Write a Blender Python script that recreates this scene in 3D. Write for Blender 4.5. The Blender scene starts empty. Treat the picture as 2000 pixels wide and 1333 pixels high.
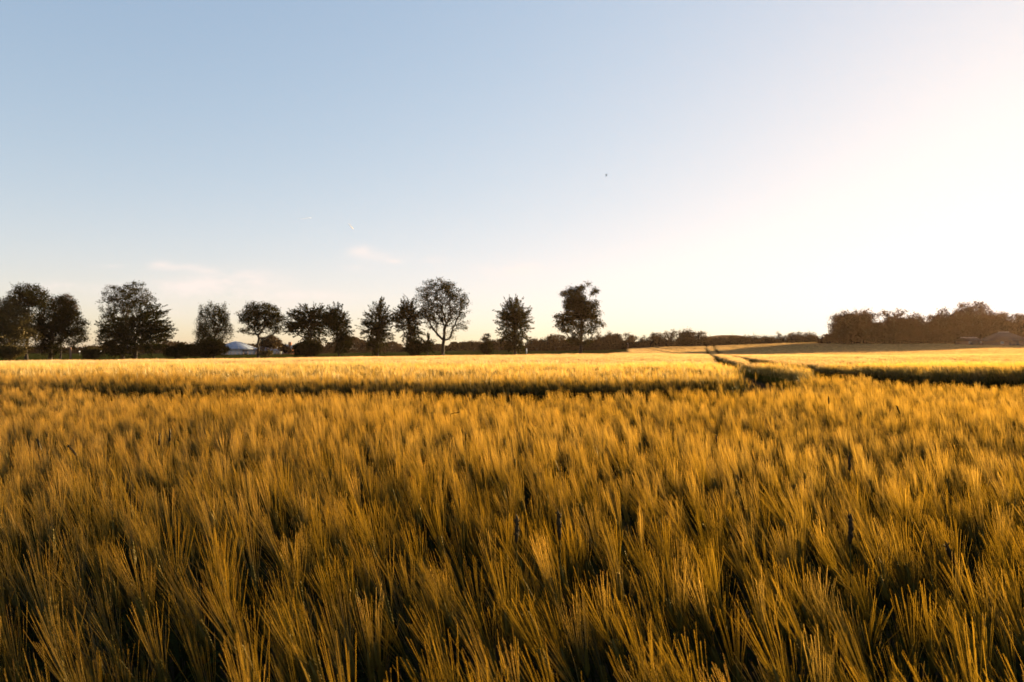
import bpy, math, random
import numpy as np
R = math.radians
random.seed(7)
rng = np.random.default_rng(7)
scene = bpy.context.scene

# ------------------------------------------------------------------ camera
EYE = 1.6
cam_d = bpy.data.cameras.new("camera")
cam_d.lens = 24.0
cam_d.sensor_width = 36.0
cam_d.clip_start = 0.05
cam_d.clip_end = 20000
cam_d.dof.use_dof = True
cam_d.dof.focus_distance = 3.2
cam_d.dof.aperture_fstop = 5.0
cam = bpy.data.objects.new("camera", cam_d)
scene.collection.objects.link(cam)
cam.location = (0, 0, EYE)
cam.rotation_euler = (R(90 + 0.66), 0, 0)
scene.camera = cam

# ------------------------------------------------------------------ light
SUN_AZ = 48.0      # degrees to the right of the view direction (+y)
SUN_EL = 5.0
scene.view_settings.view_transform = 'Standard'
scene.view_settings.look = 'None'
scene.view_settings.exposure = 2.25
scene.view_settings.gamma = 1.0
scene.cycles.max_bounces = 6
scene.cycles.diffuse_bounces = 3
scene.cycles.glossy_bounces = 2
scene.cycles.transmission_bounces = 4
scene.cycles.transparent_max_bounces = 4
scene.cycles.volume_bounces = 0
scene.cycles.caustics_reflective = False
scene.cycles.caustics_refractive = False

sun_d = bpy.data.lights.new("sun", 'SUN')
sun_d.energy = 5.0
sun_d.angle = R(0.5)
sun_d.color = (1.0, 0.725, 0.37)
sun = bpy.data.objects.new("sun", sun_d)
scene.collection.objects.link(sun)
sun.rotation_euler = (R(90 - SUN_EL), 0, R(180 - SUN_AZ))   # light comes from azimuth SUN_AZ

world = bpy.data.worlds.new("World")
scene.world = world
world.use_nodes = True
wn = world.node_tree
wn.nodes.clear()

class NT:
    """small helper to write node trees"""
    def __init__(s, tree): s.t = tree
    def n(s, typ, **kw):
        nd = s.t.nodes.new(typ)
        for k, v in kw.items(): setattr(nd, k, v)
        return nd
    def sock(s, nd, i, v):
        if hasattr(v, 'node') or isinstance(v, bpy.types.NodeSocket): s.t.links.new(v, nd.inputs[i])
        else: nd.inputs[i].default_value = v
    def math(s, op, a, b=0.0, c=0.0, clamp=False):
        nd = s.n('ShaderNodeMath', operation=op, use_clamp=clamp)
        s.sock(nd, 0, a); s.sock(nd, 1, b); s.sock(nd, 2, c)
        return nd.outputs[0]
    def mix(s, f, a, b, typ='MIX'):
        nd = s.n('ShaderNodeMix', data_type='RGBA', blend_type=typ)
        s.sock(nd, 0, f); s.sock(nd, 6, a); s.sock(nd, 7, b)
        return nd.outputs[2]
    def noise(s, vec, scale, detail=3.0, rough=0.55):
        nd = s.n('ShaderNodeTexNoise')
        nd.inputs['Scale'].default_value = scale
        nd.inputs['Detail'].default_value = detail
        nd.inputs['Roughness'].default_value = rough
        if vec is not None: s.t.links.new(vec, nd.inputs['Vector'])
        return nd.outputs[0]
    def ramp(s, f, stops, interp='LINEAR'):
        nd = s.n('ShaderNodeValToRGB')
        cr = nd.color_ramp; cr.interpolation = interp
        while len(cr.elements) < len(stops): cr.elements.new(0.5)
        for e, (p, c) in zip(cr.elements, stops):
            e.position = p; e.color = (*c, 1.0)
        s.t.links.new(f, nd.inputs[0])
        return nd.outputs[0]

W = NT(wn)
sky = W.n('ShaderNodeTexSky', sky_type='NISHITA')
sky.sun_disc = False
sky.sun_elevation = R(SUN_EL)
sky.sun_rotation = R(SUN_AZ)
sky.air_density = 1.0
sky.dust_density = 1.0
sky.ozone_density = 1.2
sky.altitude = 50
tc = W.n('ShaderNodeTexCoord')
sep = W.n('ShaderNodeSeparateXYZ'); wn.links.new(tc.outputs['Generated'], sep.inputs[0])
ysafe = W.math('MAXIMUM', sep.outputs[1], 0.05)
cu = W.math('DIVIDE', sep.outputs[0], ysafe)
cv = W.math('DIVIDE', sep.outputs[2], ysafe)
# wisps of thin high cloud low in the sky: ellipses of direction broken up by noise
cvec = W.n('ShaderNodeCombineXYZ'); wn.links.new(cu, cvec.inputs[0])
wn.links.new(W.math('MULTIPLY', cv, 2.6), cvec.inputs[1])
nz = W.noise(cvec.outputs[0], 9.0, 7.0, 0.6)
nz2 = W.noise(cvec.outputs[0], 26.0, 6.0, 0.7)
tot = None
for (px, py, rx, ry, k) in [(702, 488, 17, 8, .75), (728, 502, 44, 11, .5), (700, 524, 26, 6, .6), (768, 511, 14, 4, .6),
                            (310, 519, 18, 7, 1.0), (352, 523, 34, 6, .7), (405, 529, 24, 5, .6),
                            (475, 545, 60, 16, .95), (360, 560, 90, 16, .65), (440, 585, 200, 30, .5),
                            (1000, 528, 48, 13, .85), (130, 560, 110, 9, .5), (215, 520, 30, 4, .35), (850, 508, 30, 6, .3), (560, 577, 120, 7, .4)]:
    a = W.math('DIVIDE', W.math('SUBTRACT', cu, (px - 1000) / 1333), rx / 1333)
    b = W.math('DIVIDE', W.math('SUBTRACT', cv, (682 - py) / 1333), ry / 1333)
    q = W.math('ADD', W.math('MULTIPLY', a, a), W.math('MULTIPLY', b, b))
    g = W.math('MULTIPLY', W.math('EXPONENT', W.math('MULTIPLY', q, -0.8)), k)
    tot = g if tot is None else W.math('ADD', tot, g)
nn = W.math('ADD', W.math('MULTIPLY', nz, 0.65), W.math('MULTIPLY', nz2, 0.35))
mask = W.math('MULTIPLY', tot, W.math('MULTIPLY', W.math('SUBTRACT', nn, 0.38, clamp=True), 6.0), clamp=True)
mask = W.math('MULTIPLY', mask, W.math('GREATER_THAN', sep.outputs[1], 0.06))
SKY_GAIN = 1.0
# thin evening haze high up: compresses the sky's contrast and warms its foot
csep = W.n('ShaderNodeSeparateColor'); wn.links.new(sky.outputs[0], csep.inputs[0])
foot = W.math('EXPONENT', W.math('MULTIPLY', W.math('MAXIMUM', sep.outputs[2], 0.0), -9.0))
ccmb = W.n('ShaderNodeCombineColor')
for i, (gain, add) in enumerate([(2.58, .275), (2.84, .20), (3.72, .20)]):
    v = W.math('POWER', W.math('MULTIPLY', csep.outputs[i], 0.17), 0.85)
    v = W.math('SUBTRACT', 1.0, W.math('EXPONENT', W.math('MULTIPLY', v, -gain)))
    v = W.math('ADD', W.math('MULTIPLY', v, 0.97), W.math('MULTIPLY', foot, add))
    wn.links.new(W.math('MULTIPLY', v, 4.2), ccmb.inputs[i])
clouded = W.mix(W.math('MULTIPLY', mask, 0.75), ccmb.outputs[0], (4.4, 3.9, 3.65, 1))
bg = W.n('ShaderNodeBackground')
bg.inputs[1].default_value = 0.050
wn.links.new(clouded, bg.inputs[0])
wo = W.n('ShaderNodeOutputWorld'); wn.links.new(bg.outputs[0], wo.inputs[0])

# ------------------------------------------------------------------ helpers
def tag(o, label=None, cat=None, group=None, kind=None):
    if label: o["label"] = label
    if cat: o["category"] = cat
    if group: o["group"] = group
    if kind: o["kind"] = kind
    return o

def link(o):
    scene.collection.objects.link(o); return o

def empty(name, loc):
    o = bpy.data.objects.new(name, None); link(o); o.location = loc
    o.empty_display_size = 0.5
    return o

def mesh_np(name, verts, quads=None, tris=None, mats=(), qmat=None, tmat=None, smooth=False):
    """mesh from numpy arrays"""
    verts = np.asarray(verts, dtype=np.float32).reshape(-1, 3)
    q = np.zeros((0, 4), int) if quads is None else np.asarray(quads, int).reshape(-1, 4)
    t = np.zeros((0, 3), int) if tris is None else np.asarray(tris, int).reshape(-1, 3)
    me = bpy.data.meshes.new(name)
    me.vertices.add(len(verts)); me.vertices.foreach_set("co", verts.ravel())
    nl = q.size + t.size
    me.loops.add(nl)
    me.loops.foreach_set("vertex_index", np.concatenate([q.ravel(), t.ravel()]).astype(np.int32))
    me.polygons.add(len(q) + len(t))
    starts = np.concatenate([np.arange(len(q)) * 4, q.size + np.arange(len(t)) * 3]).astype(np.int32)
    me.polygons.foreach_set("loop_start", starts)
    me.polygons.foreach_set("loop_total", np.concatenate([np.full(len(q), 4), np.full(len(t), 3)]).astype(np.int32))
    if qmat is not None or tmat is not None:
        a = np.zeros(len(q), int) if qmat is None else np.asarray(qmat)
        b = np.zeros(len(t), int) if tmat is None else np.asarray(tmat)
        me.polygons.foreach_set("material_index", np.concatenate([a, b]).astype(np.int32))
    for m in mats: me.materials.append(m)
    if smooth: me.polygons.foreach_set("use_smooth", np.ones(len(q) + len(t), bool))
    me.update(calc_edges=True)
    me.validate()
    return me

class MB:
    """gathers vertices and faces of ONE mesh"""
    def __init__(s): s.v = []; s.q = []; s.t = []; s.qm = []; s.tm = []; s.n = 0
    def add(s, verts, quads=(), tris=(), m=0):
        verts = np.asarray(verts, float).reshape(-1, 3)
        quads = np.asarray(quads, int).reshape(-1, 4); tris = np.asarray(tris, int).reshape(-1, 3)
        s.v.append(verts); s.q.append(quads + s.n); s.t.append(tris + s.n)
        s.qm.append(np.full(len(quads), m)); s.tm.append(np.full(len(tris), m))
        s.n += len(verts)
    def box(s, c, d, m=0, rz=0.0):
        x, y, z = np.array(d) / 2
        p = np.array([[-x,-y,-z],[x,-y,-z],[x,y,-z],[-x,y,-z],[-x,-y,z],[x,-y,z],[x,y,z],[-x,y,z]])
        ca, sa = math.cos(rz), math.sin(rz)
        p = np.c_[p[:,0]*ca - p[:,1]*sa, p[:,0]*sa + p[:,1]*ca, p[:,2]] + np.array(c)
        s.add(p, [[0,3,2,1],[4,5,6,7],[0,1,5,4],[1,2,6,5],[2,3,7,6],[3,0,4,7]], m=m)
    def tube(s, pts, rad, k=6, m=0, cap=True):
        pts = np.asarray(pts, float); rad = np.broadcast_to(np.asarray(rad, float), (len(pts),))
        d = np.gradient(pts, axis=0); d /= np.linalg.norm(d, axis=1)[:, None] + 1e-9
        ref = np.array([0.31, 0.95, 0.05]) if abs(d[0][2]) > .6 else np.array([0.05, 0.1, 1.0])
        a = np.cross(d, ref); a /= np.linalg.norm(a, axis=1)[:, None] + 1e-9
        b = np.cross(d, a)
        th = np.linspace(0, 2*math.pi, k, endpoint=False)
        V = pts[:,None,:] + rad[:,None,None]*(np.cos(th)[None,:,None]*a[:,None,:] + np.sin(th)[None,:,None]*b[:,None,:])
        n = len(pts); Q = []
        for i in range(n-1):
            for j in range(k):
                Q.append([i*k+j, i*k+(j+1)%k, (i+1)*k+(j+1)%k, (i+1)*k+j])
        T = []
        V = V.reshape(-1,3)
        if cap:
            V = np.vstack([V, pts[0], pts[-1]])
            for j in range(k):
                T.append([n*k, (j+1)%k, j]); T.append([n*k+1, (n-1)*k+j, (n-1)*k+(j+1)%k])
        s.add(V, Q, T, m)
    def arrays(s):
        return (np.vstack(s.v), np.vstack(s.q), np.vstack(s.t), np.concatenate(s.qm), np.concatenate(s.tm))
    def mesh(s, name, mats, smooth=False):
        v, q, t, qm, tm = s.arrays()
        return mesh_np(name, v, q, t, mats, qm, tm, smooth)
    def obj(s, name, mats, parent=None, smooth=False):
        o = bpy.data.objects.new(name, s.mesh(name, mats if isinstance(mats, (list, tuple)) else [mats], smooth))
        link(o); o.parent = parent
        return o

# ------------------------------------------------------------------ materials
def plant_mat(name, col, col2, trans=0.45, tcol=None, gloss=0.06, rough=0.45, nscale=1.5, obj_rand=0.0, gcol=(1.0, 0.80, 0.50), base=None):
    m = bpy.data.materials.new(name); m.use_nodes = True
    t = m.node_tree; t.nodes.clear(); N = NT(t)
    geo = N.n('ShaderNodeNewGeometry')
    nzv = N.noise(geo.outputs['Position'], nscale, 2.0)
    f = N.math('MULTIPLY', N.math('SUBTRACT', nzv, 0.35, clamp=True), 3.3, clamp=True)
    if obj_rand > 0:
        oi = N.n('ShaderNodeObjectInfo')
        f = N.math('ADD', N.math('MULTIPLY', f, 1-obj_rand), N.math('MULTIPLY', oi.outputs['Random'], obj_rand), clamp=True)
    c = N.mix(f, (*col, 1), (*col2, 1))
    if base is not None:      # awns greener by the ear; darkened further there to paint in shade low down
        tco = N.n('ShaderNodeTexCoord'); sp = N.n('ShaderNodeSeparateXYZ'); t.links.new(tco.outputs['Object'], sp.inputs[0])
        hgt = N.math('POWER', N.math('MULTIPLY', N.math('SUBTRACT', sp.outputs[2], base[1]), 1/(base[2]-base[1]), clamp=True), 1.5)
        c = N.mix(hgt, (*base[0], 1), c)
    dif = N.n('ShaderNodeBsdfDiffuse'); t.links.new(c, dif.inputs[0])
    tr = N.n('ShaderNodeBsdfTranslucent')
    if tcol is None: t.links.new(c, tr.inputs[0])
    else:
        c2 = N.mix(1.0, c, (*tcol, 1), 'MULTIPLY'); t.links.new(c2, tr.inputs[0])
    mx = N.n('ShaderNodeMixShader'); mx.inputs[0].default_value = trans
    t.links.new(dif.outputs[0], mx.inputs[1]); t.links.new(tr.outputs[0], mx.inputs[2])
    last = mx.outputs[0]
    if gloss > 0:
        gl = N.n('ShaderNodeBsdfGlossy'); gl.inputs['Roughness'].default_value = rough
        gl.inputs[0].default_value = (*gcol, 1)
        m2 = N.n('ShaderNodeMixShader'); m2.inputs[0].default_value = gloss
        t.links.new(last, m2.inputs[1]); t.links.new(gl.outputs[0], m2.inputs[2]); last = m2.outputs[0]
    out = N.n('ShaderNodeOutputMaterial'); t.links.new(last, out.inputs[0])
    return m

def solid_mat(name, col, col2=None, rough=0.8, nscale=3.0, bump=0.0, metallic=0.0):
    m = bpy.data.materials.new(name); m.use_nodes = True
    t = m.node_tree; N = NT(t)
    b = t.nodes['Principled BSDF']
    b.inputs['Roughness'].default_value = rough
    b.inputs['Metallic'].default_value = metallic
    b.inputs['Specular IOR Level'].default_value = 0.25
    geo = N.n('ShaderNodeNewGeometry')
    nzv = N.noise(geo.outputs['Position'], nscale, 5.0)
    f = N.math('MULTIPLY', N.math('SUBTRACT', nzv, 0.3, clamp=True), 2.5, clamp=True)
    c = N.mix(f, (*col, 1), (*(col2 or tuple(x*0.75 for x in col)), 1))
    t.links.new(c, b.inputs['Base Color'])
    if bump > 0:
        bp = N.n('ShaderNodeBump'); bp.inputs['Strength'].default_value = bump
        t.links.new(nzv, bp.inputs['Height']); t.links.new(bp.outputs[0], b.inputs['Normal'])
    return m

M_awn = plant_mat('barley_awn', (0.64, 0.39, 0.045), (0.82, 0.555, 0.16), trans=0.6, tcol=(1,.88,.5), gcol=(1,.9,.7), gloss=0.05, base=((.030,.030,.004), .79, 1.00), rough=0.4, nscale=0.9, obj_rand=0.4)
M_awn_near_shade = plant_mat('near_shade_awn', (0.34, 0.20, 0.015), (0.48, 0.30, 0.03), trans=0.6, tcol=(1,.88,.5), nscale=0.9, obj_rand=0.5, gcol=(1,.9,.7), gloss=0.04, base=((.022,.026,.004), .79, 1.04))  # darker copy of the awn colour, standing in for shade near the camera
M_awn_far = plant_mat('far_awn', (0.56, 0.355, 0.10), (0.72, 0.50, 0.22), trans=0.6, tcol=(1,.88,.68), nscale=0.5, obj_rand=0.4, gcol=(1,.92,.8), gloss=0.07, base=((.030,.030,.004), .76, .98))  # paler awn colour for the distant patches and sheets
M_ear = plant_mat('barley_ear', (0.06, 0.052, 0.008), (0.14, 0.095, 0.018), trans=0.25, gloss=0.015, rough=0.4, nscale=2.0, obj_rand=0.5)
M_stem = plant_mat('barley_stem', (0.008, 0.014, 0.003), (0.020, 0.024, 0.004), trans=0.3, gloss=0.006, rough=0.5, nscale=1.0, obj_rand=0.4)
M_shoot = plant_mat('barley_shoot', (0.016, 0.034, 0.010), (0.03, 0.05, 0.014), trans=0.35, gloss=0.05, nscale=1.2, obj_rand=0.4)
M_dark = plant_mat('blackened_ear', (0.012, 0.010, 0.006), (0.02, 0.016, 0.01), trans=0.0, gloss=0.02)
M_leaf = plant_mat('oak_leaf', (0.012, 0.013, 0.0025), (0.028, 0.0235, 0.005), trans=0.34, gloss=0.0, nscale=0.35)
M_leaf_dk = plant_mat('dark_leaf', (0.009, 0.0105, 0.002), (0.021, 0.0185, 0.004), trans=0.3, gloss=0.0, nscale=0.35)
M_leaf_br = plant_mat('bronze_leaf', (0.035, 0.020, 0.008), (0.055, 0.032, 0.012), trans=0.35, gloss=0.02, nscale=0.5)
M_leaf_yl = plant_mat('olive_leaf', (0.028, 0.024, 0.005), (0.055, 0.040, 0.009), trans=0.4, gloss=0.02, nscale=0.5)
M_leaf_far = plant_mat('far_leaf', (0.020, 0.013, 0.006), (0.034, 0.022, 0.010), trans=0.25, gloss=0.0, nscale=0.12)
M_bark = solid_mat('bark', (0.035, 0.024, 0.016), (0.018, 0.013, 0.01), 0.9, 4.0, 0.4)
M_leaf_wood = plant_mat('wood_leaf', (0.018, 0.007, 0.003), (0.030, 0.012, 0.005), trans=0.35, gloss=0.0, nscale=0.2)
M_grass = plant_mat('verge_grass', (0.03, 0.042, 0.008), (0.055, 0.055, 0.012), trans=0.35, gloss=0.0, nscale=0.4)

# ground material: meadow turf with soil showing under the crop
def ground_mat(name, a, b, c, s1, s2):
    m = bpy.data.materials.new(name); m.use_nodes = True
    t = m.node_tree; N = NT(t); bs = t.nodes['Principled BSDF']
    bs.inputs['Roughness'].default_value = 0.95; bs.inputs['Specular IOR Level'].default_value = 0.0
    geo = N.n('ShaderNodeNewGeometry')
    n1 = N.noise(geo.outputs['Position'], s1, 4.0); n2 = N.noise(geo.outputs['Position'], s2, 6.0)
    c1 = N.mix(N.math('MULTIPLY', N.math('SUBTRACT', n1, 0.35, clamp=True), 3.3, clamp=True), (*a, 1), (*b, 1))
    c2 = N.mix(N.math('MULTIPLY', N.math('SUBTRACT', n2, 0.45, clamp=True), 3.0, clamp=True), c1, (*c, 1))
    t.links.new(c2, bs.inputs['Base Color'])
    bp = N.n('ShaderNodeBump'); bp.inputs['Strength'].default_value = 0.5
    t.links.new(n2, bp.inputs['Height']); t.links.new(bp.outputs[0], bs.inputs['Normal'])
    return m
M_meadow = ground_mat('meadow_turf', (0.022, 0.030, 0.005), (0.036, 0.040, 0.007), (0.045, 0.038, 0.009), 0.02, 0.6)
M_soil = ground_mat('field_soil', (0.03, 0.023, 0.015), (0.045, 0.033, 0.02), (0.02, 0.016, 0.01), 0.8, 9.0)

# ------------------------------------------------------------------ terrain
def W2(px, D): return (px - 1000) / 1333 * D
CTRL = []
def cz(px, D, z): CTRL.append((W2(px, D), D, z))
def cpt(px, D, py, h): CTRL.append((W2(px, D), D, EYE + (682 - py) / 1333 * D - h))
for x, y in [(0,0),(-12,0),(12,0),(0,-20),(-30,-20),(30,-20),(0,8),(-8,8),(8,8),(-25,10)]: CTRL.append((x, y, 0.0))
CTRL += [(0,12.5,0.03),(-9,13,0.09),(-20,14,0.09),(12,16.5,0.2),(7,14.5,0.10),(18,18,0.15),(0,26,0.0),(14,26,0.0),(-25,30,-0.1),(35,32,0.0),(20,60,-0.1),(0,60,-0.1),(60,60,0.2),(110,60,0.6),(-50,60,-0.5),(80,-20,0.2),(-80,-20,-0.2)]
cpt(-150,95,709,1.0); cpt(0,95,707,1.0); cpt(400,95,703,1.0); cpt(700,95,697,1.0); cpt(1000,97,693,1.0); cpt(1160,100,690.5,1.0)
cpt(1230,150,690,1.0); cpt(1230,200,682,1.0); cpt(1300,210,677.5,1.0); cpt(1385,215,675.5,1.0); cpt(1500,212,672.5,1.0); cpt(1620,212,670.5,1.0); cpt(1800,232,669.5,1.0); cpt(2000,256,668.5,1.0)
cpt(1420,150,689,1.0); cpt(1600,150,687.5,1.0); cpt(1800,150,686,1.0); cpt(2000,150,684,1.0); cpt(1600,182,680,1.0); cpt(1800,190,678,1.0); cpt(2000,205,676,1.0); cpt(1400,100,693,1.0); cpt(1700,100,695,1.0)
cz(0,150,-.9); cz(470,150,-.45); cz(860,150,-0.05); cz(1130,150,.25); cz(1130,250,.9)
cz(0,400,-.9); cz(470,300,-.87); cz(700,400,-.8); cz(900,400,.7); cz(1100,400,1.3); cz(1200,400,1.6); cz(1400,330,1.4); cz(1620,330,2.5); cz(2000,380,3.2); cz(-300,300,-1.2)
CT = np.array(CTRL)
def _phi(r2): return 0.5 * r2 * np.log(r2 + 1e-6)
_S = 100.0
def _tps():
    P = CT[:, :2] / _S; n = len(P)
    d2 = ((P[:, None] - P[None]) ** 2).sum(-1)
    K = _phi(d2) + np.eye(n) * 2e-4
    A = np.zeros((n+3, n+3)); A[:n,:n] = K; A[:n,n] = 1; A[:n,n+1:] = P; A[n,:n] = 1; A[n+1:,:n] = P.T
    return P, np.linalg.solve(A, np.r_[CT[:,2], 0, 0, 0])
_P, _w = _tps()
def terr(x, y):
    x = np.asarray(x, float); y = np.asarray(y, float); sh = x.shape
    X = np.c_[x.ravel(), y.ravel()] / _S
    z = np.empty(len(X))
    for i in range(0, len(X), 20000):
        B = X[i:i+20000]
        d2 = ((B[:, None] - _P[None]) ** 2).sum(-1)
        z[i:i+20000] = _phi(d2) @ _w[:-3] + _w[-3] + B @ _w[-2:]
    r = np.hypot(X[:,0], X[:,1]) * _S
    s = np.clip((r - 420) / 300, 0, 1); s = s*s*(3-2*s)
    z = np.clip(z, -3, 6) * (1 - s) - 2.0 * s
    return z.reshape(sh)
def tz(x, y): return float(terr(np.array([x]), np.array([y]))[0])

def in_field(x, y):
    """the barley field's outline"""
    edge = 95.0 + np.clip(x + 5, 0, 20) * 0.25
    near = y < edge
    crest = 208 + 0.27 * (x - 34)
    far = (y >= edge - 3) & (x > 14 + (y - 100) * 0.2) & (y < crest)
    return near | far

# ground sheet, fine near the camera and coarse towards the horizon
def axis(lo, hi, n, k):
    u = np.linspace(-1, 1, n) if lo < 0 else np.linspace(0, 1, n)
    s = np.sinh(k*u) / math.sinh(k)
    return np.where(s < 0, -s*lo, s*hi)
gx = axis(-4000, 4000, 321, 6.5)
gy = np.concatenate([-axis(0, 300, 20, 3)[::-1][:-1], axis(0, 5000, 260, 7.0)])
GX, GY = np.meshgrid(gx, gy)
GZ = terr(GX, GY)
nx_, ny_ = len(gx), len(gy)
idx = np.arange(nx_*ny_).reshape(ny_, nx_)
Q = np.stack([idx[:-1,:-1], idx[:-1,1:], idx[1:,1:], idx[1:,:-1]], -1).reshape(-1,4)
cxm = (GX[:-1,:-1] + GX[1:,1:]).ravel()/2; cym = (GY[:-1,:-1] + GY[1:,1:]).ravel()/2
qm = np.where(in_field(cxm, cym) & (cym < 260) & (np.abs(cxm) < 400), 1, 0)
go = bpy.data.objects.new('ground', mesh_np('ground', np.c_[GX.ravel(), GY.ravel(), GZ.ravel()], Q, None, [M_meadow, M_soil], qm, None, True))
link(go); tag(go, kind='structure')

# ------------------------------------------------------------------ barley
def ribbons(P0, P1, w0, w1, bend=None, seg=1, side=None):
    """ribbons from P0 to P1 (n,3); returns verts, quads"""
    n = len(P0)
    d = P1 - P0
    if side is None:
        side = np.cross(d, rng.normal(size=(n, 3)))
    side = side / (np.linalg.norm(side, axis=1)[:, None] + 1e-9)
    V = []
    for k in range(seg + 1):
        t = k / seg
        c = P0 + d * t
        if bend is not None: c = c + bend * (t*t - t) * 4 * -1
        w = (w0 + (w1 - w0) * t) / 2
        w = np.broadcast_to(w, (n,))[:, None]
        V += [c - side * w, c + side * w]
    V = np.stack(V, 1)                                  # n, 2(seg+1), 3
    base = (np.arange(n) * 2 * (seg + 1))[:, None]
    q = []
    for k in range(seg): q.append(np.stack([2*k, 2*k+1, 2*k+3, 2*k+2])[None] + base)
    return V.reshape(-1, 3), np.stack(q, 1).reshape(-1, 4)

def frame(d):
    d = d / np.linalg.norm(d)
    a = np.cross(d, [0.2, 1, 0.1]); a /= np.linalg.norm(a)
    return d, a, np.cross(d, a)

def barley_plant(mb, base, H, tilt, az, lod, scale=1.0, aw0=.00085, awns=(24, 32)):
    """stem, leaves, bearded ear; the ear leans by `tilt` towards azimuth az"""
    base = np.array(base, float)
    L = np.array([math.cos(az), math.sin(az), 0])
    top = base + np.array([0, 0, H]) + L * H * 0.10
    bnd = L * 0.02
    d = np.array([0, 0, 1.0]) * math.cos(tilt) + L * math.sin(tilt)
    d, a, b = frame(d)
    EL = random.uniform(.065, .09) * scale
    if lod == 0:
        ts = np.linspace(0.15, 1, 5)
        pts = base[None] + (top - base)[None]*ts[:, None] + L[None]*((ts**3 - ts)*0.05)[:, None]
        mb.tube(pts, [.0018,.0017,.0015,.0013,.0012], 3, 2, cap=False)
        mb.tube(np.array([top, top + d*EL*.25, top + d*EL*.6, top + d*EL]), [.002, .0062, .0052, .0015], 6, 1)
        # spikelets in two rows
        for k in range(9):
            for s in (-1, 1):
                c = top + d*EL*(0.06 + .1*k)
                o = a*s
                mb.tube(np.array([c + o*.003, c + o*.0075 + d*.006, c + o*.007 + d*.014]), [.0012, .0027, .0007], 4, 1, cap=False)
        na = random.randint(*awns)
        t = rng.uniform(0, 1, na)
        s = np.where(rng.uniform(size=na) < .5, -1, 1)
        o = a[None]*(s*rng.uniform(.3, 1, na))[:, None] + b[None]*rng.normal(0, .55, na)[:, None]
        P0 = top + d[None]*(EL*t)[:, None] + o*.006
        ln = rng.uniform(.135, .20, na) * scale * (1.05 - .25*t)
        sp = rng.uniform(.05, .24, na)*(1.2 - .45*t)
        P1 = P0 + (d[None] + o*sp[:, None]) * ln[:, None] + L[None]*(rng.uniform(0, .012, na))[:, None]
        bend = o * (rng.uniform(-.003, .004, na))[:, None]
        for rep in range(2):
            sd = np.cross(P1 - P0, rng.normal(size=(na, 3))) if rep == 0 else np.cross(P1 - P0, sd)
            v, q = ribbons(P0, P1, aw0, aw0*.42, bend, 2, sd)
            mb.add(v, q, m=0)
        # leaf blades
        for k in range(3):
            h = H * (random.uniform(.35, .55), random.uniform(.5, .75), random.uniform(.75, .9))[k]
            c = base + (top - base) * (h / H)
            aa = random.uniform(0, 2*math.pi)
            o = np.array([math.cos(aa), math.sin(aa), 0])
            ll = random.uniform(.10, .2) * (1 if k < 2 else .7)
            up = random.uniform(.4, 1.2)
            ts = np.linspace(0, 1, 5)
            cs = c[None] + o[None]*(ll*ts)[:, None] + np.array([0,0,1.])[None]*(ll*(up*ts - 1.1*ts**2))[:, None]
            w = np.array([.005, .010, .010, .007, .001]) * .55
            sd = np.cross(o, [0, 0, 1.0]); sd /= np.linalg.norm(sd)
            V = np.stack([cs - sd*w[:, None], cs + sd*w[:, None]], 1).reshape(-1, 3)
            mb.add(V, [[2*i, 2*i+1, 2*i+3, 2*i+2] for i in range(4)], m=2)
        return
    # lighter versions for farther plants
    na, aw, sw, ew = {1: (12, .0017, .004, .007), 2: (7, .0034, .008, .011), 3: (5, .010, .016, .02)}[lod]
    cs = []
    v, q = ribbons(np.array([base + (top-base)*.25]), np.array([top]), sw, sw*.7, None, 1)
    mb.add(v, q, m=2)
    if lod < 3:
        mb.tube(np.array([top, top + d*EL*.4, top + d*EL]), [ew*.3, ew, ew*.2], 4, 1, cap=False)
    t = rng.uniform(0, 1, na)
    o = a[None]*rng.normal(0, 1, na)[:, None] + b[None]*rng.normal(0, .8, na)[:, None]
    P0 = top + d[None]*(EL*t*.9)[:, None] + o*.003
    ln = rng.uniform(.12, .18, na) * scale
    P1 = P0 + (d[None] + o*(.14*(1.2-.4*t))[:, None]) * ln[:, None]
    v, q = ribbons(P0, P1, aw, aw*.45, None, 1)
    mb.add(v, q, m=0)
    if lod == 1 or random.random() < .5:
        aa = random.uniform(0, 6.28); o = np.array([math.cos(aa), math.sin(aa), random.uniform(-.3, .8)])
        c = base + (top - base)*random.uniform(.4, .8)
        v, q = ribbons(c[None], (c + o*random.uniform(.1, .18))[None], .009*(1 + .5*lod), .003, None, 1)
        mb.add(v, q, m=2)

lib = bpy.data.collections.new('barley_variants')     # sources of the scattered stuff, never linked to the scene
LODS = {}
vi = 0
def lib_add(key, me):
    global vi
    o = bpy.data.objects.new('v%03d_%s' % (vi, key), me); lib.objects.link(o)
    LODS.setdefault(key, []).append(vi); vi += 1

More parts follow.
